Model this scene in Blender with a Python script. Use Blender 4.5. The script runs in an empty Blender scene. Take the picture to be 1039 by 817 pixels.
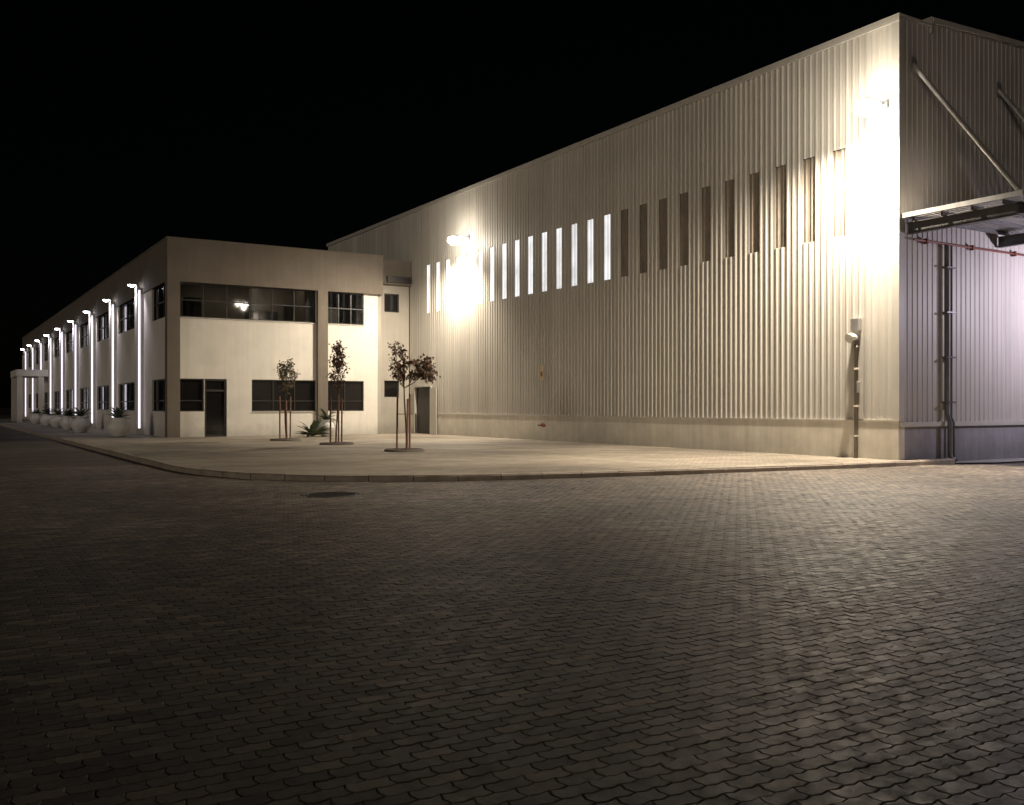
import bpy, bmesh, math, random
import numpy as np
from mathutils import Vector, Matrix
random.seed(7); np.random.seed(7)
S=bpy.context.scene
COL=S.collection
CA,SA=math.cos(math.radians(31.55)),math.sin(math.radians(31.55))
WARM=(1,.865,.68)
# ---------------------------------------------------------------- materials
def newmat(name):
    m=bpy.data.materials.new(name); m.use_nodes=True
    nt=m.node_tree; b=nt.nodes["Principled BSDF"]
    return m,nt,b
def math_n(nt,op,a,b=None,c=None):
    n=nt.nodes.new("ShaderNodeMath"); n.operation=op
    for i,v in enumerate((a,b,c)):
        if v is None: continue
        if isinstance(v,(int,float)): n.inputs[i].default_value=v
        else: nt.links.new(v,n.inputs[i])
    return n.outputs[0]
def mixc(nt,fac,a,b,mode='MIX'):
    n=nt.nodes.new("ShaderNodeMix"); n.data_type='RGBA'; n.blend_type=mode
    def s(i,v):
        if isinstance(v,(int,float)): n.inputs[i].default_value=v
        elif isinstance(v,tuple): n.inputs[i].default_value=(*v,1) if len(v)==3 else v
        else: nt.links.new(v,n.inputs[i])
    s(0,fac); s(6,a); s(7,b)
    return n.outputs[2]
def ramp(nt,v,lo,hi,a=0.0,b=1.0):
    n=nt.nodes.new("ShaderNodeMapRange"); nt.links.new(v,n.inputs[0])
    n.inputs[1].default_value=lo; n.inputs[2].default_value=hi
    n.inputs[3].default_value=a; n.inputs[4].default_value=b
    return n.outputs[0]
def noise(nt,scale,detail=4,vec=None,rough=.6):
    n=nt.nodes.new("ShaderNodeTexNoise"); n.inputs["Scale"].default_value=scale
    n.inputs["Detail"].default_value=detail; n.inputs["Roughness"].default_value=rough
    if vec is not None: nt.links.new(vec,n.inputs["Vector"])
    return n.outputs["Fac"]
def pos(nt): return nt.nodes.new("ShaderNodeNewGeometry").outputs["Position"]
def mapping(nt,vec,sc):
    n=nt.nodes.new("ShaderNodeMapping"); n.inputs["Scale"].default_value=sc
    nt.links.new(vec,n.inputs["Vector"]); return n.outputs[0]
def paint(name,c,rough=.6,var=.12,scale=1.5,bump=.15,metal=0,streak=True,dirt=0.0):
    m,nt,b=newmat(name); p=pos(nt)
    n1=noise(nt,scale,5,p)
    f=ramp(nt,n1,.3,.7,1-var,1+var)
    if streak:
        s=noise(nt,1.0,3,mapping(nt,p,(5,5,.25)))
        f=math_n(nt,'MULTIPLY',f,ramp(nt,s,.3,.75,1+var*.5,1-var))
    if dirt>0:
        sp=nt.nodes.new("ShaderNodeSeparateXYZ"); nt.links.new(p,sp.inputs[0])
        n2=noise(nt,3,5,p)
        z=math_n(nt,'ADD',sp.outputs[2],math_n(nt,'MULTIPLY',n2,-.6))
        f=math_n(nt,'MULTIPLY',f,ramp(nt,z,-.3,.35,1-dirt,1))
    cm=nt.nodes.new("ShaderNodeVectorMath"); cm.operation='SCALE'; cm.inputs[0].default_value=c
    nt.links.new(f,cm.inputs[3]); nt.links.new(cm.outputs[0],b.inputs["Base Color"])
    b.inputs["Roughness"].default_value=rough; b.inputs["Metallic"].default_value=metal
    if bump>0:
        bn=nt.nodes.new("ShaderNodeBump"); bn.inputs["Strength"].default_value=bump; bn.inputs["Distance"].default_value=.01
        nt.links.new(noise(nt,60,3,p),bn.inputs["Height"]); nt.links.new(bn.outputs[0],b.inputs["Normal"])
    return m
def emis(name,c,s,nz=0):
    m,nt,b=newmat(name); b.inputs["Base Color"].default_value=(*c,1)
    b.inputs["Emission Color"].default_value=(*c,1); b.inputs["Emission Strength"].default_value=s
    b.inputs["Roughness"].default_value=.4
    if nz:
        f=ramp(nt,noise(nt,.9,3,pos(nt)),.3,.7,s*(1-nz),s*(1+nz)); nt.links.new(f,b.inputs["Emission Strength"])
    return m
def cladding(name,axis,c):
    m,nt,b=newmat(name); p=pos(nt)
    sp=nt.nodes.new("ShaderNodeSeparateXYZ"); nt.links.new(p,sp.inputs[0])
    u=sp.outputs[axis]
    sh=math_n(nt,'DIVIDE',math_n(nt,'ADD',u,.03),.84)
    sheet=math_n(nt,'FLOOR',sh)
    w=nt.nodes.new("ShaderNodeTexWhiteNoise"); w.noise_dimensions='1D'; nt.links.new(sheet,w.inputs["W"])
    f=ramp(nt,w.outputs[0],0,1,.9,1.06)
    st=noise(nt,1.0,4,mapping(nt,p,(7,7,.22)))
    f=math_n(nt,'MULTIPLY',f,ramp(nt,st,.3,.75,1.07,.84))
    f=math_n(nt,'MULTIPLY',f,ramp(nt,noise(nt,.35,3,p),.3,.7,.93,1.06))
    f=math_n(nt,'MULTIPLY',f,ramp(nt,sp.outputs[2],.9,2.2,.9,1))
    lap=math_n(nt,'LESS_THAN',math_n(nt,'FRACT',sh),.012)
    f=math_n(nt,'MULTIPLY',f,math_n(nt,'SUBTRACT',1,math_n(nt,'MULTIPLY',lap,.4)))
    cm=nt.nodes.new("ShaderNodeVectorMath"); cm.operation='SCALE'; cm.inputs[0].default_value=c
    nt.links.new(f,cm.inputs[3]); nt.links.new(cm.outputs[0],b.inputs["Base Color"])
    b.inputs["Roughness"].default_value=.55
    bn=nt.nodes.new("ShaderNodeBump"); bn.inputs["Strength"].default_value=.2; bn.inputs["Distance"].default_value=.02
    nt.links.new(noise(nt,1.3,2,p),bn.inputs["Height"]); nt.links.new(bn.outputs[0],b.inputs["Normal"])
    return m
L_,W_,A_=.19,.095,.0068
def stain(nt,p):
    a=ramp(nt,noise(nt,.22,3,p),.36,.64,.62,1.22)
    return math_n(nt,'MULTIPLY',a,ramp(nt,noise(nt,.9,4,p),.38,.68,1.1,.8))
def paver_shader(name,c1,c2,L=L_,W=W_,a=A_,mort=.0045,bump=.35):
    m,nt,b=newmat(name); p=pos(nt)
    sp=nt.nodes.new("ShaderNodeSeparateXYZ"); nt.links.new(p,sp.inputs[0])
    x,y=sp.outputs[0],sp.outputs[1]
    def tri(v,per):
        t=math_n(nt,'PINGPONG',v,per/2)
        return math_n(nt,'SUBTRACT',math_n(nt,'MULTIPLY',t,-4/per),-1)
    x2=math_n(nt,'SUBTRACT',x,math_n(nt,'MULTIPLY',tri(y,W),a))
    y2=math_n(nt,'SUBTRACT',y,math_n(nt,'MULTIPLY',tri(x2,L/2),a))
    cb=nt.nodes.new("ShaderNodeCombineXYZ"); nt.links.new(x2,cb.inputs[0]); nt.links.new(y2,cb.inputs[1])
    br=nt.nodes.new("ShaderNodeTexBrick"); nt.links.new(cb.outputs[0],br.inputs["Vector"])
    br.inputs["Scale"].default_value=1; br.inputs["Brick Width"].default_value=L; br.inputs["Row Height"].default_value=W
    br.inputs["Mortar Size"].default_value=mort; br.inputs["Mortar Smooth"].default_value=.3
    br.inputs["Color1"].default_value=(*c1,1); br.inputs["Color2"].default_value=(*c2,1); br.inputs["Mortar"].default_value=(.03,.026,.022,1)
    col=mixc(nt,.35,br.outputs["Color"],mixc(nt,ramp(nt,noise(nt,25,3,p),.3,.7),(.5,.5,.5),(1,1,1)),'MULTIPLY')
    cm=nt.nodes.new("ShaderNodeVectorMath"); cm.operation='SCALE'; nt.links.new(col,cm.inputs[0]); nt.links.new(stain(nt,p),cm.inputs[3])
    nt.links.new(cm.outputs[0],b.inputs["Base Color"]); b.inputs["Roughness"].default_value=.72
    b.inputs["Specular IOR Level"].default_value=.3
    bn=nt.nodes.new("ShaderNodeBump"); bn.inputs["Strength"].default_value=bump; bn.inputs["Distance"].default_value=.005
    h=math_n(nt,'ADD',math_n(nt,'SUBTRACT',1,br.outputs["Fac"]),math_n(nt,'MULTIPLY',noise(nt,9,2,p),.5))
    nt.links.new(h,bn.inputs["Height"]); nt.links.new(bn.outputs[0],b.inputs["Normal"])
    return m
def paver_mesh_mat():
    m,nt,b=newmat("concrete_paver"); p=pos(nt)
    g=nt.nodes.new("ShaderNodeNewGeometry"); r=g.outputs["Random Per Island"]
    cr=nt.nodes.new("ShaderNodeValToRGB"); nt.links.new(r,cr.inputs[0])
    e=cr.color_ramp.elements
    e[0].position=0; e[0].color=(.088,.071,.062,1); e[1].position=1; e[1].color=(.27,.23,.175,1)
    for ps,c in ((.2,(.135,.112,.096)),(.45,(.17,.138,.108)),(.6,(.125,.106,.094)),(.85,(.20,.17,.135))):
        k=e.new(ps); k.color=(*c,1)
    n2=ramp(nt,noise(nt,30,5,p,.7),.3,.7,.66,1.26)
    f=math_n(nt,'MULTIPLY',stain(nt,p),n2)
    cm=nt.nodes.new("ShaderNodeVectorMath"); cm.operation='SCALE'; nt.links.new(cr.outputs[0],cm.inputs[0])
    nt.links.new(f,cm.inputs[3]); nt.links.new(cm.outputs[0],b.inputs["Base Color"])
    nt.links.new(ramp(nt,noise(nt,12,3,p),.3,.7,.48,.76),b.inputs["Roughness"])
    b.inputs["Specular IOR Level"].default_value=.4
    bn=nt.nodes.new("ShaderNodeBump"); bn.inputs["Strength"].default_value=.5; bn.inputs["Distance"].default_value=.002
    nt.links.new(noise(nt,120,4,p,.7),bn.inputs["Height"]); nt.links.new(bn.outputs[0],b.inputs["Normal"])
    return m
M={}
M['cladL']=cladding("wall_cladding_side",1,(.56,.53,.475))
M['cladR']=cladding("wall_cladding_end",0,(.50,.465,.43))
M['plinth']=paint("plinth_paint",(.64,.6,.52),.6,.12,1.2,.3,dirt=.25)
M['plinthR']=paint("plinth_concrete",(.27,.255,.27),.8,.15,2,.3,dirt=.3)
M['trim']=paint("trim_paint",(.50,.475,.43),.5,.06)
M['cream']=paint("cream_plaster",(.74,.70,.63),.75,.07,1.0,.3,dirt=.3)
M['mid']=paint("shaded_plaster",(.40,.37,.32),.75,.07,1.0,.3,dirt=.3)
M['taupe']=paint("taupe_plaster",(.17,.142,.114),.8,.1,1.0,.3,dirt=.2)
M['frame']=paint("bronze_frame",(.03,.026,.024),.35,.05,streak=False)
M['steel']=paint("dark_steel",(.10,.095,.095),.45,.15,5)
M['galv']=paint("galvanised_steel",(.38,.37,.36),.4,.15,5,metal=.5)
M['roof']=paint("roof_sheet",(.25,.24,.23),.5,.1)
M['redpipe']=paint("red_pipe",(.17,.05,.035),.5,.1)
M['kerb']=paint("kerb_concrete",(.37,.31,.25),.75,.25,3,.6,streak=False)
M['pot']=paint("pot_glaze",(.74,.72,.69),.45,.06,3,.2,streak=False)
M['soil']=paint("soil",(.06,.045,.032),.95,.4,12,1,streak=False)
M['bark']=paint("bark",(.09,.065,.045),.9,.3,25,.8)
M['stake']=paint("stake_wood",(.17,.075,.045),.8,.25,20,.5)
M['iron']=paint("cast_iron",(.05,.045,.04),.6,.3,20,.6,streak=False)
M['conc']=paint("concrete_apron",(.27,.26,.25),.85,.2,1.5,.5,streak=False)
M['road']=paver_shader("road_paving",(.18,.152,.122),(.13,.11,.095))
M['pave']=paver_shader("pavement_paving",(.42,.37,.30),(.33,.28,.225),a=0.003)
M['paver']=paver_mesh_mat()
def glassdark(name,c,r=.08):
    m,nt,b=newmat(name); b.inputs["Base Color"].default_value=(*c,1)
    b.inputs["Roughness"].default_value=r
    bn=nt.nodes.new("ShaderNodeBump"); bn.inputs["Strength"].default_value=.12; bn.inputs["Distance"].default_value=.05
    nt.links.new(noise(nt,.7,2,pos(nt)),bn.inputs["Height"]); nt.links.new(bn.outputs[0],b.inputs["Normal"])
    return m
M['glass']=glassdark("window_glass_dark",(.012,.011,.011))
def glassclear():
    m,nt,b=newmat("window_glass_clear")
    t=nt.nodes.new("ShaderNodeBsdfTransparent"); t.inputs[0].default_value=(.5,.5,.48,1)
    g=nt.nodes.new("ShaderNodeBsdfGlossy"); g.inputs["Roughness"].default_value=.03
    fr=nt.nodes.new("ShaderNodeFresnel"); fr.inputs[0].default_value=1.5
    mx=nt.nodes.new("ShaderNodeMixShader"); nt.links.new(fr.outputs[0],mx.inputs[0]); nt.links.new(t.outputs[0],mx.inputs[1]); nt.links.new(g.outputs[0],mx.inputs[2])
    nt.links.new(mx.outputs[0],nt.nodes["Material Output"].inputs[0]); return m
M['clear']=glassclear()
M['interior']=paint("interior_wall",(.4,.36,.3),.8,.1)
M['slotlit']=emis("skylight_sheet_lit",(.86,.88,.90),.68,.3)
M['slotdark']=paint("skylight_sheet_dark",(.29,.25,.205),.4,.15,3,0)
M['lampglass']=emis("lamp_glass",(1,.97,.9),45)
M['lampcool']=emis("lamp_glass_cool",(.92,.92,1),30)
M['strip']=emis("added_pilaster_glow",(.92,.87,1),1.3)  # added glow standing in for lamplight on the pilaster faces
M['ceillight']=emis("ceiling_luminaire",(1,.95,.85),2.0)
def leafmat(name,c1,c2):
    m,nt,b=newmat(name); g=nt.nodes.new("ShaderNodeNewGeometry")
    nt.links.new(mixc(nt,g.outputs["Random Per Island"],c1,c2),b.inputs["Base Color"]); b.inputs["Roughness"].default_value=.5
    return m
M['leaf']=leafmat("leaf",(.09,.085,.04),(.2,.15,.08))
M['leafred']=leafmat("leaf_reddish",(.075,.04,.025),(.19,.10,.06))
M['agave']=leafmat("agave_leaf",(.05,.075,.04),(.13,.16,.09))
M['sign']=paint("sign_plate",(.6,.5,.3),.5,.1,streak=False)
# ---------------------------------------------------------------- mesh helpers
def empty(name,loc=(0,0,0)):
    e=bpy.data.objects.new(name,None); e.location=loc; COL.objects.link(e); return e
def par(o,e):
    o.parent=e; o.matrix_parent_inverse=Matrix.Translation(e.location).inverted()
def finish(name,bm,mat,parent=None,smooth=False,bevel=0):
    me=bpy.data.meshes.new(name); bm.normal_update(); bm.to_mesh(me); bm.free()
    ob=bpy.data.objects.new(name,me); COL.objects.link(ob)
    for mm in (mat if isinstance(mat,(list,tuple)) else [mat]): me.materials.append(mm)
    if parent: par(ob,parent)
    if bevel:
        md=ob.modifiers.new("b",'BEVEL'); md.width=bevel; md.segments=2; md.limit_method='ANGLE'
    return ob
def bx(bm,x0,x1,y0,y1,z0,z1,mi=0):
    v=[bm.verts.new(c) for c in ((x0,y0,z0),(x1,y0,z0),(x1,y1,z0),(x0,y1,z0),(x0,y0,z1),(x1,y0,z1),(x1,y1,z1),(x0,y1,z1))]
    for f in ((0,3,2,1),(4,5,6,7),(0,1,5,4),(1,2,6,5),(2,3,7,6),(3,0,4,7)):
        bm.faces.new([v[i] for i in f]).material_index=mi
def boxes(name,lst,mat,parent=None,bevel=0):
    bm=bmesh.new()
    for b in lst: bx(bm,*b)
    return finish(name,bm,mat,parent,bevel=bevel)
def tube(bm,pts,rad,seg=10,mi=0,cap=True):
    pts=[Vector(p) for p in pts]; n=len(pts)
    rads=rad if isinstance(rad,(list,tuple)) else [rad]*n
    rings=[]
    for i,p in enumerate(pts):
        d=(pts[min(i+1,n-1)]-pts[max(i-1,0)]).normalized()
        a=d.cross(Vector((0,0,1)) if abs(d.z)<.95 else Vector((1,0,0))).normalized(); b=d.cross(a)
        rings.append([bm.verts.new(p+(a*math.cos(t)+b*math.sin(t))*rads[i]) for t in [2*math.pi*j/seg for j in range(seg)]])
    for i in range(n-1):
        for j in range(seg):
            f=bm.faces.new((rings[i][j],rings[i][(j+1)%seg],rings[i+1][(j+1)%seg],rings[i+1][j])); f.material_index=mi; f.smooth=True
    if cap:
        for r in (rings[0],rings[-1]):
            f=bm.faces.new(r); f.material_index=mi
def lathe(bm,prof,c,seg=32,mi=0):
    rings=[]
    for r,z in prof:
        rings.append([bm.verts.new((c[0]+r*math.cos(2*math.pi*j/seg),c[1]+r*math.sin(2*math.pi*j/seg),c[2]+z)) for j in range(seg)])
    for i in range(len(rings)-1):
        for j in range(seg):
            f=bm.faces.new((rings[i][j],rings[i][(j+1)%seg],rings[i+1][(j+1)%seg],rings[i+1][j])); f.material_index=mi; f.smooth=True
    bm.faces.new(rings[0]).material_index=mi; bm.faces.new(rings[-1]).material_index=mi
def facade(name,P0,U,Nn,u0,u1,z0,z1,holes,t,mat,parent):
    P0=Vector(P0);U=Vector(U);Nn=Vector(Nn); bm=bmesh.new()
    us=sorted({u0,u1,*[h[0] for h in holes],*[h[1] for h in holes]}); us=[u for u in us if u0<=u<=u1]
    zs=sorted({z0,z1,*[h[2] for h in holes],*[h[3] for h in holes]}); zs=[z for z in zs if z0<=z<=z1]
    def q(*c): bm.faces.new([bm.verts.new(P0+U*a+Vector((0,0,b))-Nn*d) for a,b,d in c])
    for i in range(len(us)-1):
        for j in range(len(zs)-1):
            uc,zc=(us[i]+us[i+1])/2,(zs[j]+zs[j+1])/2
            if any(h[0]<uc<h[1] and h[2]<zc<h[3] for h in holes): continue
            q((us[i],zs[j],0),(us[i+1],zs[j],0),(us[i+1],zs[j+1],0),(us[i],zs[j+1],0))
    for a,b,c,d in holes:
        q((a,c,0),(a,d,0),(a,d,t),(a,c,t)); q((b,c,0),(b,d,0),(b,d,t),(b,c,t))
        q((a,c,0),(b,c,0),(b,c,t),(a,c,t)); q((a,d,0),(b,d,0),(b,d,t),(a,d,t))
    return finish(name,bm,mat,parent)
def window(name,P0,U,Nn,u0,u1,z0,z1,cols,rows,parent,depth=.14,fw=.05,glass='glass'):
    P0=Vector(P0);U=Vector(U);Nn=Vector(Nn)
    bm=bmesh.new()
    def ob(a0,a1,b0,b1,d0,d1,mi):
        c=[]
        for (a,b,d) in ((a0,b0,d0),(a1,b0,d0),(a1,b0,d1),(a0,b0,d1),(a0,b1,d0),(a1,b1,d0),(a1,b1,d1),(a0,b1,d1)):
            c.append(bm.verts.new(P0+U*a+Vector((0,0,b))-Nn*d))
        for f in ((0,3,2,1),(4,5,6,7),(0,1,5,4),(1,2,6,5),(2,3,7,6),(3,0,4,7)):
            bm.faces.new([c[i] for i in f]).material_index=mi
    d0,d1=depth-.05,depth+.02
    e=.002
    ob(u0+e,u0+fw,z0+e,z1-e,d0,d1,0); ob(u1-fw,u1-e,z0+e,z1-e,d0,d1,0)
    ob(u0+fw,u1-fw,z0+e,z0+fw,d0,d1,0); ob(u0+fw,u1-fw,z1-fw,z1-e,d0,d1,0)
    for i in range(1,cols):
        u=u0+(u1-u0)*i/cols; ob(u-fw/2,u+fw/2,z0+fw,z1-fw,d0+.004,d1,0)
    for r in rows:
        z=z0+(z1-z0)*r; ob(u0+fw,u1-fw,z-fw/2,z+fw/2,d0+.008,d1,0)
    f=bm.faces.new([bm.verts.new(P0+U*a+Vector((0,0,b))-Nn*depth) for a,b in ((u0,z0),(u1,z0),(u1,z1),(u0,z1))]); f.material_index=1
    return finish(name,bm,[M['frame'],M[glass]],parent)
def light(name,typ,energy,color,loc,parent,dirv=None,**k):
    ld=bpy.data.lights.new(name,typ); ld.energy=energy; ld.color=color
    for a,v in k.items(): setattr(ld,a,v)
    lo=bpy.data.objects.new(name,ld); COL.objects.link(lo); lo.location=loc
    if dirv is not None: lo.rotation_euler=Vector(dirv).to_track_quat('-Z','Y').to_euler()
    par(lo,parent); return lo
# ---------------------------------------------------------------- ground
def sheet(name,pts,z,mat):
    bm=bmesh.new(); bm.faces.new([bm.verts.new((x,y,z)) for x,y in pts]); 
    bmesh.ops.triangulate(bm,faces=bm.faces[:]); bmesh.ops.recalc_face_normals(bm,faces=bm.faces[:])
    for f in bm.faces:
        if f.normal.z<0: f.normal_flip()
    return finish(name,bm,mat)
sheet("ground",[(-900,-900),(900,-900),(900,900),(-900,900)],-.134,M['road'])
def build_pavers():
    cols=range(-105,190); rows=range(-20,275)
    base=np.array([(0,0),(.25,0),(.5,0),(.75,0),(1,0),(1,.5),(1,1),(.75,1),(.5,1),(.25,1),(0,1),(0,.5)])
    cs=[]
    for j in rows:
        for i in cols:
            x=(i+(.5 if j%2 else 0))*L_; y=j*W_
            cx,cy=x+L_/2,y+W_/2
            d=SA*cx+CA*cy; l=CA*cx-SA*cy
            if d<1.2 or d>25 or abs(l)>.64*d+2.5: continue
            if (cx>5.6 and cy>19.5) or (cx>10.5 and cy>16.9) or (cx>7.5 and cy>18.2): continue
            if (cx-5.94)**2+(cy-15.6)**2<.52**2: continue
            if cy>15.6 and cx>19.5: continue
            cs.append((x,y))
    cs=np.array(cs); n=len(cs)
    U=cs[:,0:1]+base[None,:,0]*L_; V=cs[:,1:2]+base[None,:,1]*W_
    tu=np.tile(np.array([1,-1,1,-1,1,1,1,-1,1,-1,1,1.0]),(n,1)); tv=np.tile(np.array([1,1,1,1,1,-1,1,1,1,1,1,-1.0]),(n,1))
    X=U+A_*tv; Y=V+A_*tu
    cx=X.mean(1,keepdims=True); cy=Y.mean(1,keepdims=True)
    tx=np.random.normal(0,.010,(n,1)); ty=np.random.normal(0,.014,(n,1)); hz=np.random.normal(0,.0009,(n,1))
    hz=hz+.004*np.sin(cx*.9+cy*.35)*np.sin(cy*.7-cx*.2)
    rx=np.random.normal(0,.0009,(n,1)); ry=np.random.normal(0,.0009,(n,1))
    vs=[]
    for g,z in ((.0056,0),(.0026,-.003),(.0026,-.018)):
        sx=(L_-2*g)/L_; sy=(W_-2*g)/W_
        x=cx+(X-cx)*sx+rx; y=cy+(Y-cy)*sy+ry
        zz=-.12+z+hz+(x-cx)*tx+(y-cy)*ty
        vs.append(np.stack([x,y,zz],-1))
    vs=np.concatenate(vs,1)
    me=bpy.data.meshes.new("block_paving")
    me.vertices.add(n*36); me.vertices.foreach_set("co",vs.reshape(-1))
    loc=list(range(12)); starts=[0]; tot=[12]; s=12
    for r in (0,12):
        for k in range(12):
            k2=(k+1)%12
            loc+= [r+12+k,r+12+k2,r+k2,r+k]; starts.append(s); tot.append(4); s+=4
    loc=np.array(loc); starts=np.array(starts); tot=np.array(tot); nl=len(loc)
    L=(loc[None]+36*np.arange(n)[:,None]).reshape(-1)
    me.loops.add(len(L)); me.loops.foreach_set("vertex_index",L.astype(np.int32))
    st=(starts[None]+nl*np.arange(n)[:,None]).reshape(-1)
    me.polygons.add(len(st)); me.polygons.foreach_set("loop_start",st.astype(np.int32)); me.polygons.foreach_set("loop_total",np.tile(tot,n).astype(np.int32))
    me.update(calc_edges=True); me.validate()
    me.polygons.foreach_set("use_smooth",np.zeros(len(me.polygons),dtype=bool)); me.update()
    ob=bpy.data.objects.new("block_paving",me); COL.objects.link(ob); me.materials.append(M['paver'])
build_pavers()
def bez(p0,p1,p2,p3,n):
    return [tuple((1-t)**3*a+3*(1-t)**2*t*b+3*(1-t)*t*t*c+t**3*d for a,b,c,d in zip(p0,p1,p2,p3)) for t in [i/n for i in range(n+1)]]
path=[(4.95,y) for y in range(170,24,-1)]+bez((4.95,24),(4.95,20.2),(6.3,17.6),(10.3,16.75),22)[0:]+bez((10.3,16.75),(13,16.2),(17,15.65),(21.0,15.42),14)[1:]+[(23.1,15.36)]
sheet("pavement",path+[(23.1,15.79),(21.5,15.79),(21.5,170)],0,M['pave'])
def kerb():
    P=[Vector((a,b,0)) for a,b in path]; D=[0]
    for i in range(1,len(P)): D.append(D[-1]+(P[i]-P[i-1]).length)
    def at(s):
        for i in range(1,len(D)):
            if D[i]>=s: 
                t=(s-D[i-1])/(D[i]-D[i-1]); return P[i-1].lerp(P[i],t)
        return P[-1]
    bm=bmesh.new(); s=0; w=.15
    while s<D[-1]-.2:
        e=min(s+.9,D[-1]); a,b=at(s+.008),at(e-.008); d=(b-a).normalized(); out=Vector((d.y,-d.x,0))
        j=random.uniform(-.007,.007); prof=[(0.0,-.2),(0.0,-.03),(.03,.004),(w,.006),(w,-.2)]
        ra=[bm.verts.new(a+out*(.02-o)+Vector((0,0,z+j))) for o,z in prof]; rb=[bm.verts.new(b+out*(.02-o)+Vector((0,0,z+j))) for o,z in prof]
        for k in range(4): bm.faces.new((ra[k],ra[k+1],rb[k+1],rb[k]))
        bm.faces.new(ra); bm.faces.new(rb)
        s=e
    finish("kerb",bm,M['kerb'])
kerb()
sheet("concrete_apron",[(23.1,15.3),(23.1,15.79),(60,15.79),(60,14.6),(24.2,14.9)],-.096,M['conc'])
mh=bmesh.new(); lathe(mh,[(.0,0),(.44,0),(.44,.012),(.40,.012),(.40,.004),(.0001,.004)],(5.94,15.6,-.125),40)
lathe(mh,[(.46,-.02),(.46,.010),(.52,.010),(.52,-.02)],(5.94,15.6,-.125),40)
for k in range(-5,6):
    w=math.sqrt(max(.38**2-(k*.07)**2,0)); bx(mh,5.94-w,5.94+w,15.6+k*.07-.012,15.6+k*.07+.012,-.122,-.112)
finish("manhole_cover",mh,M['iron'])
# ---------------------------------------------------------------- warehouse
WX,WY0,WY1,WH=21.42,15.81,56.8,11.45
wh=empty("warehouse",(WX,WY0,0))
def corr(name,P0,U,Nn,length,zs,holes,mat,parent,topf=None,pitch=.21,dep=.017):
    P0=Vector(P0);U=Vector(U);Nn=Vector(Nn); bm=bmesh.new()
    prof=[(0,0),(.11,0),(.14,dep),(.18,dep)]
    us=[];k=0
    while k*pitch<length:
        for a,d in prof:
            if k*pitch+a<=length: us.append((k*pitch+a,d))
        k+=1
    us.append((length,0))
    V=[[bm.verts.new(P0+U*u+Nn*d+Vector((0,0,(topf(u) if (topf and j==len(zs)-1) else z)))) for j,z in enumerate(zs)] for u,d in us]
    for i in range(len(us)-1):
        uc=(us[i][0]+us[i+1][0])/2
        for j in range(len(zs)-1):
            zc=(zs[j]+zs[j+1])/2
            if any(h[0]<uc<h[1] and h[2]<zc<h[3] for h in holes): continue
            bm.faces.new((V[i][j],V[i+1][j],V[i+1][j+1],V[i][j+1]))
    return finish(name,bm,mat,parent)
slots=[]; SZ0,SZ1=6.05,8.45
for i in range(-1,24):
    c=18.71+1.05*i
    k=round((c-.21-WY0)/.21)
    a=WY0+k*.21; slots.append((i,a,a+.42))
DY0,DY1=42.5,44.3
holes=[(a-WY0-.001,b-WY0-.003,SZ0,SZ1) for i,a,b in slots]+[(DY0-WY0,DY1-WY0,0,2.35)]
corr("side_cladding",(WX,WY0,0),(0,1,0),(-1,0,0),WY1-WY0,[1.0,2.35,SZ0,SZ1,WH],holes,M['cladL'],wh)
bm=bmesh.new(); bl=bmesh.new(); bd=bmesh.new()
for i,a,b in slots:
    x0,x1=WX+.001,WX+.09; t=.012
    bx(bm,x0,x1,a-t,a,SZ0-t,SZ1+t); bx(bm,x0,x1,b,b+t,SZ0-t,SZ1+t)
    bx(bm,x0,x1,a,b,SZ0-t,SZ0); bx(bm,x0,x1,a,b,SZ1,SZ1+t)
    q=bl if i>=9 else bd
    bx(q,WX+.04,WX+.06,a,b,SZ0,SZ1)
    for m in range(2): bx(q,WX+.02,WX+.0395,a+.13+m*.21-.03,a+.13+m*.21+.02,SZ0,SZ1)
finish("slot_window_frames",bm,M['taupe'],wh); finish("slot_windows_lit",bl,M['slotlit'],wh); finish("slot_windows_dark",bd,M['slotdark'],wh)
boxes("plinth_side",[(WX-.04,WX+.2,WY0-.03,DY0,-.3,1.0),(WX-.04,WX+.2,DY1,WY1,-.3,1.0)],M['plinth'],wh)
boxes("plinth_flashing",[(WX-.06,WX-.0,WY0-.05,DY0,1.0,1.035)],M['trim'],wh)
boxes("door_frame",[(WX-.08,WX+.05,DY0-.06,DY0,0,2.41),(WX-.08,WX+.05,DY1,DY1+.06,0,2.41),(WX-.08,WX+.05,DY0,DY1,2.35,2.41)],M['trim'],wh)
boxes("door_leaf",[(WX+.06,WX+.1,DY0,DY1,0,2.35)],M['frame'],wh)
boxes("door_open_leaf",[(WX-.14,WX-.09,DY0-.75,DY0-.06,.02,2.3)],M['trim'],wh)
EL=40
gab=lambda u: (11.45 if u<1.3 else 11.57+.042*(u-1.3))
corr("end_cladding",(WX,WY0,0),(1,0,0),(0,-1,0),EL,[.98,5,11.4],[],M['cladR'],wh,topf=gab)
boxes("end_parapet",[(WX+1.3,WX+1.34,WY0-.06,WY0+.3,11.3,11.72)],M['trim'],wh)
def slope(bm,x0,x1,y0,y1,za,zb,t):
    c=[bm.verts.new(v) for v in ((x0,y0,za),(x1,y0,zb),(x1,y1,zb),(x0,y1,za),(x0,y0,za+t),(x1,y0,zb+t),(x1,y1,zb+t),(x0,y1,za+t))]
    for f in ((0,3,2,1),(4,5,6,7),(0,1,5,4),(1,2,6,5),(2,3,7,6),(3,0,4,7)): bm.faces.new([c[i] for i in f])
bm=bmesh.new()
slope(bm,WX+1.34,WX+20,WY0-.09,WY0+.25,11.56,11.56+.042*18.66,.13)
slope(bm,WX+20,WX+40,WY0-.09,WY0+.25,11.56+.042*18.66,11.56,.13)
finish("barge_flashing",bm,M['trim'],wh)
bm=bmesh.new()
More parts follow.
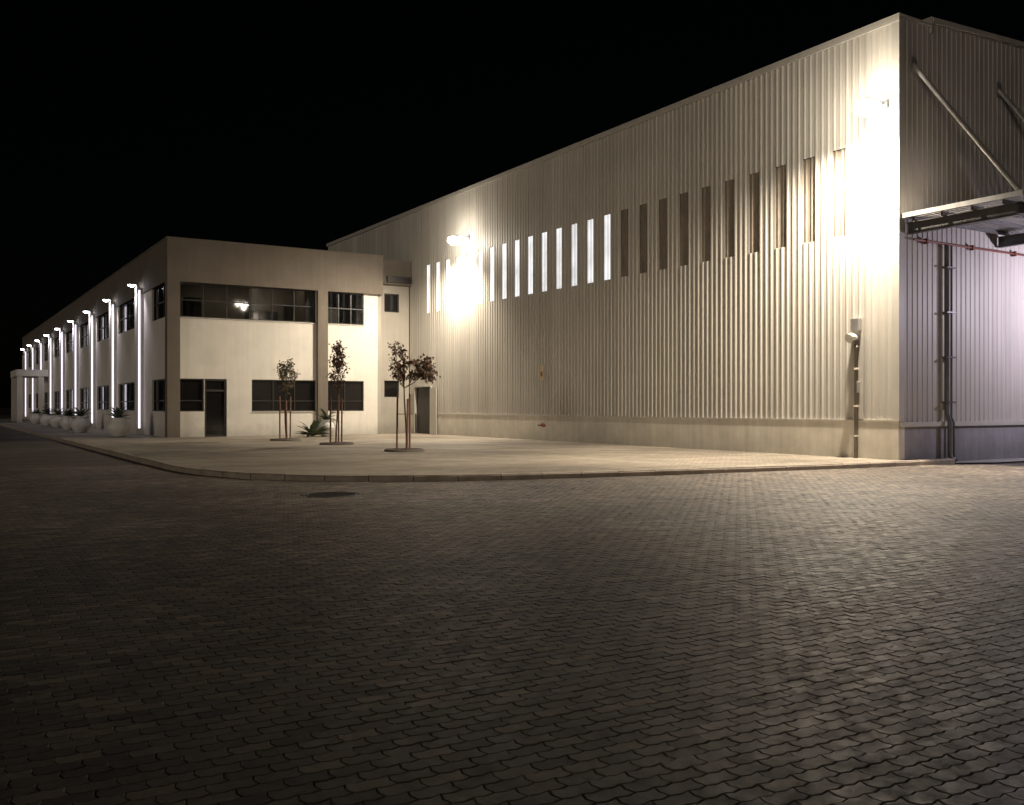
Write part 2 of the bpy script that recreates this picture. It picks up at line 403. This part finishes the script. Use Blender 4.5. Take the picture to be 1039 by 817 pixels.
slope(bm,WX+.3,WX+20,WY0+.25,WY1,11.3,12.2,.05); slope(bm,WX+20,WX+40,WY0+.25,WY1,12.2,11.3,.05)
finish("roof",bm,M['roof'],wh)
boxes("eave_flashing",[(WX-.07,WX+.32,WY0-.07,WY1+.1,WH,WH+.07),(WX-.075,WX-.04,WY0-.07,WY1+.1,WH-.12,WH)],M['trim'],wh)
boxes("eave_flashing_end",[(WX+.32,WX+1.3,WY0-.07,WY0+.2,WH,WH+.07)],M['trim'],wh)
boxes("corner_flashing",[(WX-.055,WX-.04,WY0-.055,WY0+.17,1.0,WH-.02),(WX-.04,WX+.15,WY0-.055,WY0-.04,1.0,WH-.02)],M['trim'],wh)
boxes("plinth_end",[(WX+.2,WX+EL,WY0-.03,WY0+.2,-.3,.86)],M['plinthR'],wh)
boxes("plinth_end_ledge",[(WX+.0,WX+EL,WY0-.09,WY0+.1,.86,.98)],M['trim'],wh)
boxes("far_walls",[(WX+.2,WX+EL,WY1-.1,WY1,0,11.3),(WX+EL-.1,WX+EL,WY0,WY1-.1,0,11.3)],M['taupe'],wh)
boxes("inner_lining",[(WX+.16,WX+.19,WY0+.2,WY1-.1,0,11.25)],M['frame'],wh)
def wall_flood(y,z,power,pt,dv):
    e=empty("wall_floodlight",(WX,y,z))
    bm=bmesh.new()
    bx(bm,WX-.08,WX-.036,y-.10,y+.10,z+.02,z+.22)
    tube(bm,[(WX-.06,y,z+.12),(WX-.35,y,z+.2),(WX-.7,y,z+.18)],.022,8)
    lathe(bm,[(.05,.17),(.14,.15),(.18,.12),(.21,.1),(.22,.08)],(WX-.75,y,z),24)
    finish("housing",bm,M['galv'],e)
    bm=bmesh.new()
    lathe(bm,[(.225,.078),(.30,.02),(.32,-.08),(.27,-.18),(.15,-.25),(.001,-.27)],(WX-.75,y,z),24)
    finish("lens",bm,M['lampglass'],e)
    light("flood_beam",'SPOT',power,WARM,(WX-.80,y,z-.32),e,dv,spot_size=math.radians(150),spot_blend=.75,shadow_soft_size=.12)
    light("flood_spill",'POINT',pt,WARM,(WX-1.25,y,z-.05),e,shadow_soft_size=.1)
wall_flood(16.2,9.15,9000,330,(-.14,.2,-1))
wall_flood(38.7,9.05,4800,190,(-.3,.2,-.95))
sp=empty("standpipe",(WX,17.03,0))
boxes("backing_panel",[(WX-.065,WX-.036,16.87,17.19,1.05,3.75)],M['trim'],sp)
boxes("junction_box",[(WX-.2,WX-.066,16.9,17.16,3.42,3.75),(WX-.16,WX-.066,16.95,17.1,1.75,2.05)],M['galv'],sp,bevel=.01)
bm=bmesh.new(); tube(bm,[(WX-.13,17.03,3.2),(WX-.13,17.03,.35),(WX-.14,17.03,.0)],.05,12)
for z in (.6,1.4,2.4,3.0): lathe(bm,[(.065,-.025),(.065,.025)],(WX-.13,17.03,z),14)
finish("pipe",bm,M['taupe'],sp)
bm=bmesh.new(); tube(bm,[(WX-.1,17.03,3.22),(WX-.28,17.03,3.26),(WX-.42,17.03,3.2)],[.06,.09,.13],14)
finish("siren_horn",bm,M['pot'],sp)
tp=empty("fire_hydrant_outlet",(WX,32.2,.8)); bm=bmesh.new()
tube(bm,[(WX-.04,32.6,.62),(WX-.15,32.6,.62),(WX-.17,32.3,.62)],.035,10); tube(bm,[(WX-.17,32.35,.62),(WX-.17,32.12,.6)],[.045,.06],10); lathe(bm,[(.07,0),(.07,.025)],(WX-.17,32.3,.68),12); tube(bm,[(WX-.17,32.3,.62),(WX-.17,32.3,.7)],.015,8)
finish("outlet",bm,M['redpipe'],tp)
sg=empty("wall_sign",(WX,32.5,2.6)); boxes("plate",[(WX-.055,WX-.04,32.38,32.62,2.45,3.05)],M['sign'],sg); boxes("symbol",[(WX-.058,WX-.0555,32.43,32.57,2.6,2.8)],M['redpipe'],sg)
dp=empty("downpipe",(23.3,WY0,0)); bm=bmesh.new()
tube(bm,[(23.28,WY0-.12,5.7),(23.28,WY0-.12,1.2),(23.28,WY0-.2,1.0),(23.28,WY0-.2,.05),(23.28,WY0-.38,-.05)],.06,12)
tube(bm,[(23.5,WY0-.1,5.7),(23.5,WY0-.1,1.1),(23.5,WY0-.17,.95),(23.5,WY0-.17,.0)],.03,8)
for z in (1.5,2.7,3.9,5.1): bx(bm,23.18,23.56,WY0-.2,WY0-.034,z-.02,z+.02)
finish("pipe",bm,M['steel'],dp)
fp=empty("sprinkler_pipe",(22,WY0,5.7)); bm=bmesh.new(); tube(bm,[(21.9,WY0-.1,5.73),(40,WY0-.1,5.73)],.03,10)
for k in range(8): bx(bm,22.4+k*2,22.46+k*2,WY0-.15,WY0-.034,5.66,5.8)
finish("pipe",bm,M['redpipe'],fp)
cn=empty("loading_canopy",(21.7,WY0,6)); 
CY=12.75
def ibeam(bm,a,b,h,w,t=.015):
    a=Vector(a);b=Vector(b);d=(b-a).normalized(); s=Vector((-d.y,d.x,0))
    def bar(z0,z1,hw):
        c=[]
        for p in (a,b):
            for sx,z in ((-hw,z0),(hw,z0),(hw,z1),(-hw,z1)): c.append(bm.verts.new(p+s*sx+Vector((0,0,z))))
        for f in ((0,1,2,3),(7,6,5,4),(0,4,5,1),(1,5,6,2),(2,6,7,3),(3,7,4,0)): bm.faces.new([c[i] for i in f])
    bar(0,t,w/2); bar(t,h-t,t/2); bar(h-t,h,w/2)
bm=bmesh.new()
for x in (21.75,25.75,29.75,33.75): ibeam(bm,(x,WY0-.04,5.85),(x,CY,5.85),.3,.15)
ibeam(bm,(21.6,CY,5.86),(34,CY,5.86),.28,.15)
for y in (15.5,14.7,13.9,13.1): bx(bm,21.6,34,y-.03,y+.03,6.153,6.25)
finish("frame",bm,M['steel'],cn)
bm=bmesh.new(); 
for k in range(62): 
    x=21.5+k*.2; bx(bm,x,x+.12,CY-.2,WY0-.04,6.252,6.262); bx(bm,x+.12,x+.2,CY-.2,WY0-.04,6.282,6.292)
finish("roof_sheeting",bm,M['galv'],cn)
boxes("edge_fascia",[(21.44,21.49,CY-.2,WY0-.04,6.24,6.36),(21.49,34,CY-.25,CY-.2,6.2,6.4)],M['galv'],cn)
bm=bmesh.new()
for x in (21.95,25.75,29.75,33.75):
    tube(bm,[(x,WY0-.04,10.3),(x,CY+.05,6.3)],.06,12); bx(bm,x-.1,x+.1,WY0-.07,WY0-.036,10.1,10.5)
finish("tie_struts",bm,M['galv'],cn)
cl=empty("canopy_lamp",(28.4,WY0,5.2))
boxes("body",[(28.2,28.6,WY0-.5,WY0-.1,5.35,5.45),(28.35,28.45,WY0-.12,WY0-.036,5.3,5.5)],M['steel'],cl); boxes("lens",[(28.22,28.58,WY0-.48,WY0-.12,5.32,5.348)],M['lampcool'],cl)
light("canopy_light",'POINT',800,(.90,.82,1),(27.4,WY0-3.2,4.6),cl,shadow_soft_size=.15)
# ---------------------------------------------------------------- office
OX,OY,OH=9.13,44.0,8.85; OX1=19.27; OYF=118
of=empty("office_building",(OX,OY,0))
F=.22
U=(1,0,0);Nn=(0,-1,0)
uz=(5.4,6.95); lz=(1.15,2.63)
hol=[(9.70,16.07,*uz),(16.61,18.53,*uz),(9.70,10.78,*lz),(10.80,11.80,0.0,2.63),(12.95,16.07,*lz),(16.61,18.53,*lz)]
facade("front_infill",(0,OY+F,0),U,Nn,9.68,OX1,0,6.95,hol,.2,M['cream'],of)
boxes("front_frame",[(OX,OX1+.0,OY,OY+.5,6.95,OH),(OX,9.68,OY,OY+.5,0,6.95),(16.09,16.59,OY,OY+.5,0,6.95)],M['taupe'],of)
boxes("coping",[(OX-.04,OX1+.2,OY-.04,OY+.35,OH,OH+.05),(OX-.04,OX+.35,OY+.35,OYF,OH,OH+.05)],M['taupe'],of)
window("window",(0,OY+F,0),U,Nn,9.70,16.07,*uz,6,[.5],of,glass='clear')
window("window.001",(0,OY+F,0),U,Nn,16.61,18.53,*uz,3,[.5],of,glass='clear')
window("window.002",(0,OY+F,0),U,Nn,9.70,10.78,*lz,1,[.33],of)
window("window.003",(0,OY+F,0),U,Nn,12.95,16.07,*lz,3,[.33],of)
window("window.004",(0,OY+F,0),U,Nn,16.61,18.53,*lz,2,[.33],of)
window("door",(0,OY+F,0),U,Nn,10.80,11.80,0,2.63,1,[.8],of,fw=.09)
boxes("window_sills",[(9.7,16.07,OY+F-.04,OY+F+.08,5.35,5.398),(16.61,18.53,OY+F-.04,OY+F+.08,5.35,5.398),(12.95,16.07,OY+F-.04,OY+F+.08,1.1,1.148)],M['trim'],of)
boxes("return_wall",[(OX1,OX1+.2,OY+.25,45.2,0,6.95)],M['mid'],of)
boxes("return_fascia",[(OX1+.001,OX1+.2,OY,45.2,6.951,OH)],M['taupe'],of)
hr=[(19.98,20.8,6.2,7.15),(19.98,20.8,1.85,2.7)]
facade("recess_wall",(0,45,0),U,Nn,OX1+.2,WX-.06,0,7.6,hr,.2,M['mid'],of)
boxes("recess_fascia",[(OX1+.2,WX-.06,44.75,45.2,7.6,OH-.02)],M['taupe'],of)
boxes("recess_vent",[(20.0,21.3,44.62,44.74,7.7,8.0)],M['frame'],of)
window("window.005",(0,45,0),U,Nn,*hr[0],1,[],of); window("window.006",(0,45,0),U,Nn,*hr[1],1,[],of)
boxes("interior",[(9.6,19.2,OY+3.2,OY+3.3,5.0,7.6),(9.6,19.2,OY+.55,OY+3.2,4.9,5.0),(9.6,19.2,OY+.55,OY+3.2,7.4,7.5),(15.9,16.0,OY+1.4,OY+3.2,5,7.4)],M['interior'],of)
boxes("ceiling_luminaires",[(12.0,12.5,OY+1.6,OY+1.8,7.33,7.38),(14.6,15.0,OY+2.4,OY+2.6,7.33,7.38)],M['ceillight'],of)
boxes("office_furniture",[(10.2,10.9,OY+1.2,OY+1.8,5,6.4),(13.0,14.4,OY+.9,OY+1.6,5,5.9),(14.8,15.2,OY+1.0,OY+1.3,5,6.3),(17.2,18.0,OY+2,OY+2.6,5,6.6)],M['frame'],of)
light("office_light",'AREA',8,(1,.85,.65),(13.5,OY+1.9,7.3),of,(0,0,-1),shape='RECTANGLE',size=5,size_y=1)
cy=[50+7.8*i for i in range(9)]
U2=(0,1,0);N2=(-1,0,0)
hl=[(44.5,47.7,*uz),(44.5,47.7,*lz)]
for c in cy:
    if c+7.2<OYF:
        for zz in (uz,lz): hl.append((c+.9,c+6.9,*zz))
facade("side_wall",(OX+.06,0,0),U2,N2,OY+.3,OYF,0,6.95,hl,.2,M['cream'],of)
boxes("side_fascia",[(OX,OX+.4,OY+.5,OYF,6.95,OH)],M['taupe'],of)
for k,h in enumerate(hl): window("side_window",(OX+.06,0,0),U2,N2,*h,3,[.5] if h[2]>4 else [.33],of)
boxes("pilasters",[(OX-.26,OX+.05,c-.25,c+.25,0,6.948) for c in cy]+[(OX-.26,OX-.001,c-.25,c+.25,6.949,7.25) for c in cy],M['cream'],of)
boxes("core",[(OX+.5,OX1-.1,OY+3.4,OYF-.1,0,8.4),(OX1-.1,WX-.1,45.4,OYF-.1,0,8.4),(OX+.5,OX1-.1,OY+.7,OY+3.4,0,4.8),(OX+.42,OX1+.1,OY+.55,OY+3.4,7.6,8.4)],M['frame'],of)
boxes("end_walls",[(OX,WX-.1,OYF-.1,OYF,0,OH)],M['cream'],of)
po=empty("entrance_portico",(8,94,0))
boxes("slab",[(6.6,OX-.01,91,97.5,3.95,4.5)],M['cream'],po); boxes("columns",[(6.65,7.05,91.05,91.45,0,3.95),(6.65,7.05,97.05,97.45,0,3.95),(8.3,8.7,91.05,91.45,0,3.95)],M['cream'],po)
for c in cy:
    e=empty("facade_lamp",(OX-.26,c,7.3)); bm=bmesh.new()
    tube(bm,[(OX-.2,c,7.24),(OX-.22,c,7.42),(OX-.4,c,7.46)],.022,8)
    lathe(bm,[(.05,.12),(.14,.08),(.19,0),(.19,-.03)],(OX-.45,c,7.4),16)
    bx(bm,OX-.20,OX-.09,c-.30,c-.252,.25,7.15)  # backing bar for the added glow strip
    finish("shade",bm,M['galv'],e)
    bm=bmesh.new(); lathe(bm,[(.17,-.035),(.15,-.09),(.05,-.13)],(OX-.45,c,7.4),16); finish("lens",bm,M['lampcool'],e)
    boxes("added_glow_strip",[(OX-.195,OX-.095,c-.33,c-.3005,.3,7.1)],M['strip'],e)  # added glowing strip, imitates the pilaster side lit by the lamp above
    if c<90: light("facade_light",'SPOT',190,(.92,.87,1),(OX-.55,c-.15,7.22),e,(.08,0,-1),spot_size=math.radians(110),spot_blend=.9,shadow_soft_size=.06)
# ---------------------------------------------------------------- plants
def agave(bm,c,R,n,mi):
    for k in range(n):
        a=random.uniform(0,6.28); el=random.uniform(.25,1.35); Ln=R*random.uniform(.75,1.1); w=.055*R/.8*random.uniform(.8,1.2)
        d=Vector((math.cos(a),math.sin(a),0)); s=Vector((-d.y,d.x,0)); p=Vector(c); e=el; prev=None
        m=7
        for i in range(m+1):
            t=i/m; ww=w*(1.0+.8*math.sin(t*2.2))*(1-t**2.2)+.002
            cur=[bm.verts.new(p-s*ww+Vector((0,0,ww*.5))),bm.verts.new(p),bm.verts.new(p+s*ww+Vector((0,0,ww*.5)))]
            if prev:
                for q in (0,1):
                    f=bm.faces.new((prev[q],prev[q+1],cur[q+1],cur[q])); f.material_index=mi; f.smooth=True
            prev=cur; p=p+(d*math.cos(e)+Vector((0,0,math.sin(e))))*Ln/m; e-=.10*random.uniform(.5,1.6)
def potted(x,y,sc=1,plant=True):
    e=empty("potted_plant",(x,y,0)); bm=bmesh.new()
    prof=[(.0,0),(.26,0),(.28,.04),(.40,.16),(.50,.34),(.52,.50),(.46,.66),(.36,.76),(.37,.80),(.42,.83),(.41,.86),(.35,.85),(.33,.78),(.0001,.76)]
    lathe(bm,[(r*sc,z*sc) for r,z in prof],(x,y,0),36); finish("pot",bm,M['pot'],e)
    bm=bmesh.new(); agave(bm,(x,y,.78*sc),.75,26,0); finish("foliage",bm,M['agave'],e)
for x,y,s in ((7.57,46.9,1.0),(7.0,54.8,1.0),(7.2,61.5,.95),(7.3,68,.95),(7.4,75,.95),(7.5,84,.95)): potted(x,y,s)
potted(15.7,41.8,.9)
e=empty("agave_plant",(14.9,41.5,0)); bm=bmesh.new(); agave(bm,(14.9,41.5,.02),1.0,26,0); finish("foliage",bm,M['agave'],e)
def tree(x,y,h,clumps,leaf,nleaf,seed):
    random.seed(seed)
    e=empty("young_tree",(x,y,0)); base=Vector((x,y,0))
    bm=bmesh.new()
    top=h*.93; pts=[]; rad=[]
    for i in range(9):
        t=i/8; pts.append(base+Vector((.05*math.sin(t*5+seed),.05*math.cos(t*4+seed)-.05,top*t))); rad.append(.032*(1-t*.8)+.004)
    tube(bm,pts,rad,8)
    right=Vector((CA,-SA,0)); fwd=Vector((SA,CA,0))
    tips=[]
    for (dx,z,rx,rz,n) in clumps:
        cen=base+right*dx+Vector((0,0,z))
        k0=min(7,max(2,int((z-rz*1.2)/top*8))); st=pts[k0]
        if abs(dx)>.25: tube(bm,[st,st.lerp(cen,.5)+Vector((0,0,-.1)),cen],[.02,.014,.006],6)
        for k in range(n):
            a=random.uniform(0,6.28); rr=random.random()**.45
            ph=random.uniform(-1,1)
            tip=cen+(right*math.cos(a)*rx+fwd*math.sin(a)*rx)*rr*math.sqrt(max(0,1-ph*ph*.8))+Vector((0,0,ph*rz))
            s2=(cen+Vector((0,0,-rz*.6)) if random.random()<.6 else cen) if abs(dx)>.25 else pts[min(8,max(2,int((tip.z-.35)/top*8)))]
            mid=s2.lerp(tip,.55)+Vector((random.uniform(-.05,.05),random.uniform(-.05,.05),-.03))
            tube(bm,[s2,mid,tip],[.009,.006,.002],5,cap=False); tips.append((mid,tip))
    finish("trunk",bm,M['bark'],e)
    bm=bmesh.new()
    for k in range(nleaf):
        mid,tip=random.choice(tips); t=random.uniform(.1,1.15); c=mid.lerp(tip,t)+Vector([random.gauss(0,.05) for _ in range(3)])
        d=Vector([random.gauss(0,1) for _ in range(3)]); d.z-=.5; d.normalize(); s=d.cross(Vector([random.gauss(0,1) for _ in range(3)])).normalized(); n=d.cross(s)
        ln=random.uniform(.07,.12); w=ln*.32
        v=[bm.verts.new(c),bm.verts.new(c+d*ln*.5+s*w+n*.01),bm.verts.new(c+d*ln),bm.verts.new(c+d*ln*.5-s*w+n*.01)]
        bm.faces.new((v[0],v[1],v[2])); bm.faces.new((v[0],v[2],v[3]))
    finish("foliage",bm,M[leaf],e)
    bm=bmesh.new()
    for a in (.4,2.5,4.6):
        px,py=x+.24*math.cos(a),y+.24*math.sin(a); tube(bm,[(px,py,0),(px+random.uniform(-.04,.04),py+random.uniform(-.04,.04),1.75+random.uniform(-.15,.1))],.032,8)
    r=.26; tube(bm,[(x+r*math.cos(t),y+r*math.sin(t),1.15) for t in [.4+i*.35 for i in range(19)]],.01,5)
    finish("stakes",bm,M['stake'],e)
    bm=bmesh.new(); lathe(bm,[(.5,-.05),(.5,.05),(.56,.08),(.62,.05),(.62,-.05)],(x,y,0),28); finish("basin_ring",bm,M['taupe'],e)
    bm=bmesh.new(); lathe(bm,[(.5,.03),(.3,.06),(.05,.09)],(x,y,0),24); finish("basin_soil",bm,M['soil'],e)
tree(12.47,37.86,3.25,[(0,2.75,.46,.55,30)],'leaf',650,3)
tree(12.77,32.98,3.65,[(.06,3.35,.3,.38,22),(-.04,2.75,.42,.45,24)],'leafred',850,5)
tree(12.62,26.9,3.35,[(-.16,2.85,.4,.52,30),(.62,2.5,.45,.42,30),(.3,2.35,.25,.22,10)],'leafred',1300,8)
# ---------------------------------------------------------------- world, low sun as the yard's general fill
w=bpy.data.worlds.new("World"); S.world=w; w.use_nodes=True; nt=w.node_tree
sky=nt.nodes.new("ShaderNodeTexSky"); sky.sky_type='NISHITA'; sky.sun_disc=False
d=Vector((-1,-.5,0)).normalized(); el=math.radians(8); az=math.atan2(d.x,d.y)
sky.sun_elevation=el; sky.sun_rotation=az
bg=nt.nodes["Background"]; bg.inputs[1].default_value=.0002; nt.links.new(sky.outputs[0],bg.inputs[0])
sd=bpy.data.lights.new("sun",'SUN'); sd.energy=.36; sd.angle=math.radians(9); sd.color=(1,.86,.70)
so=bpy.data.objects.new("sun",sd); COL.objects.link(so)
d=Vector((d.x*math.cos(el),d.y*math.cos(el),math.sin(el))); so.rotation_euler=d.to_track_quat('Z','Y').to_euler()
# ---------------------------------------------------------------- camera
cam=bpy.data.cameras.new("camera"); co=bpy.data.objects.new("camera",cam); COL.objects.link(co)
cam.sensor_width=36; cam.lens=970/1039*36; cam.shift_y=3.5/1039; cam.clip_end=3000
co.location=(0,0,1.4); co.rotation_euler=(math.pi/2,0,-math.radians(31.55)); S.camera=co
S.view_settings.view_transform='Standard'; S.view_settings.look='None'; S.view_settings.exposure=0
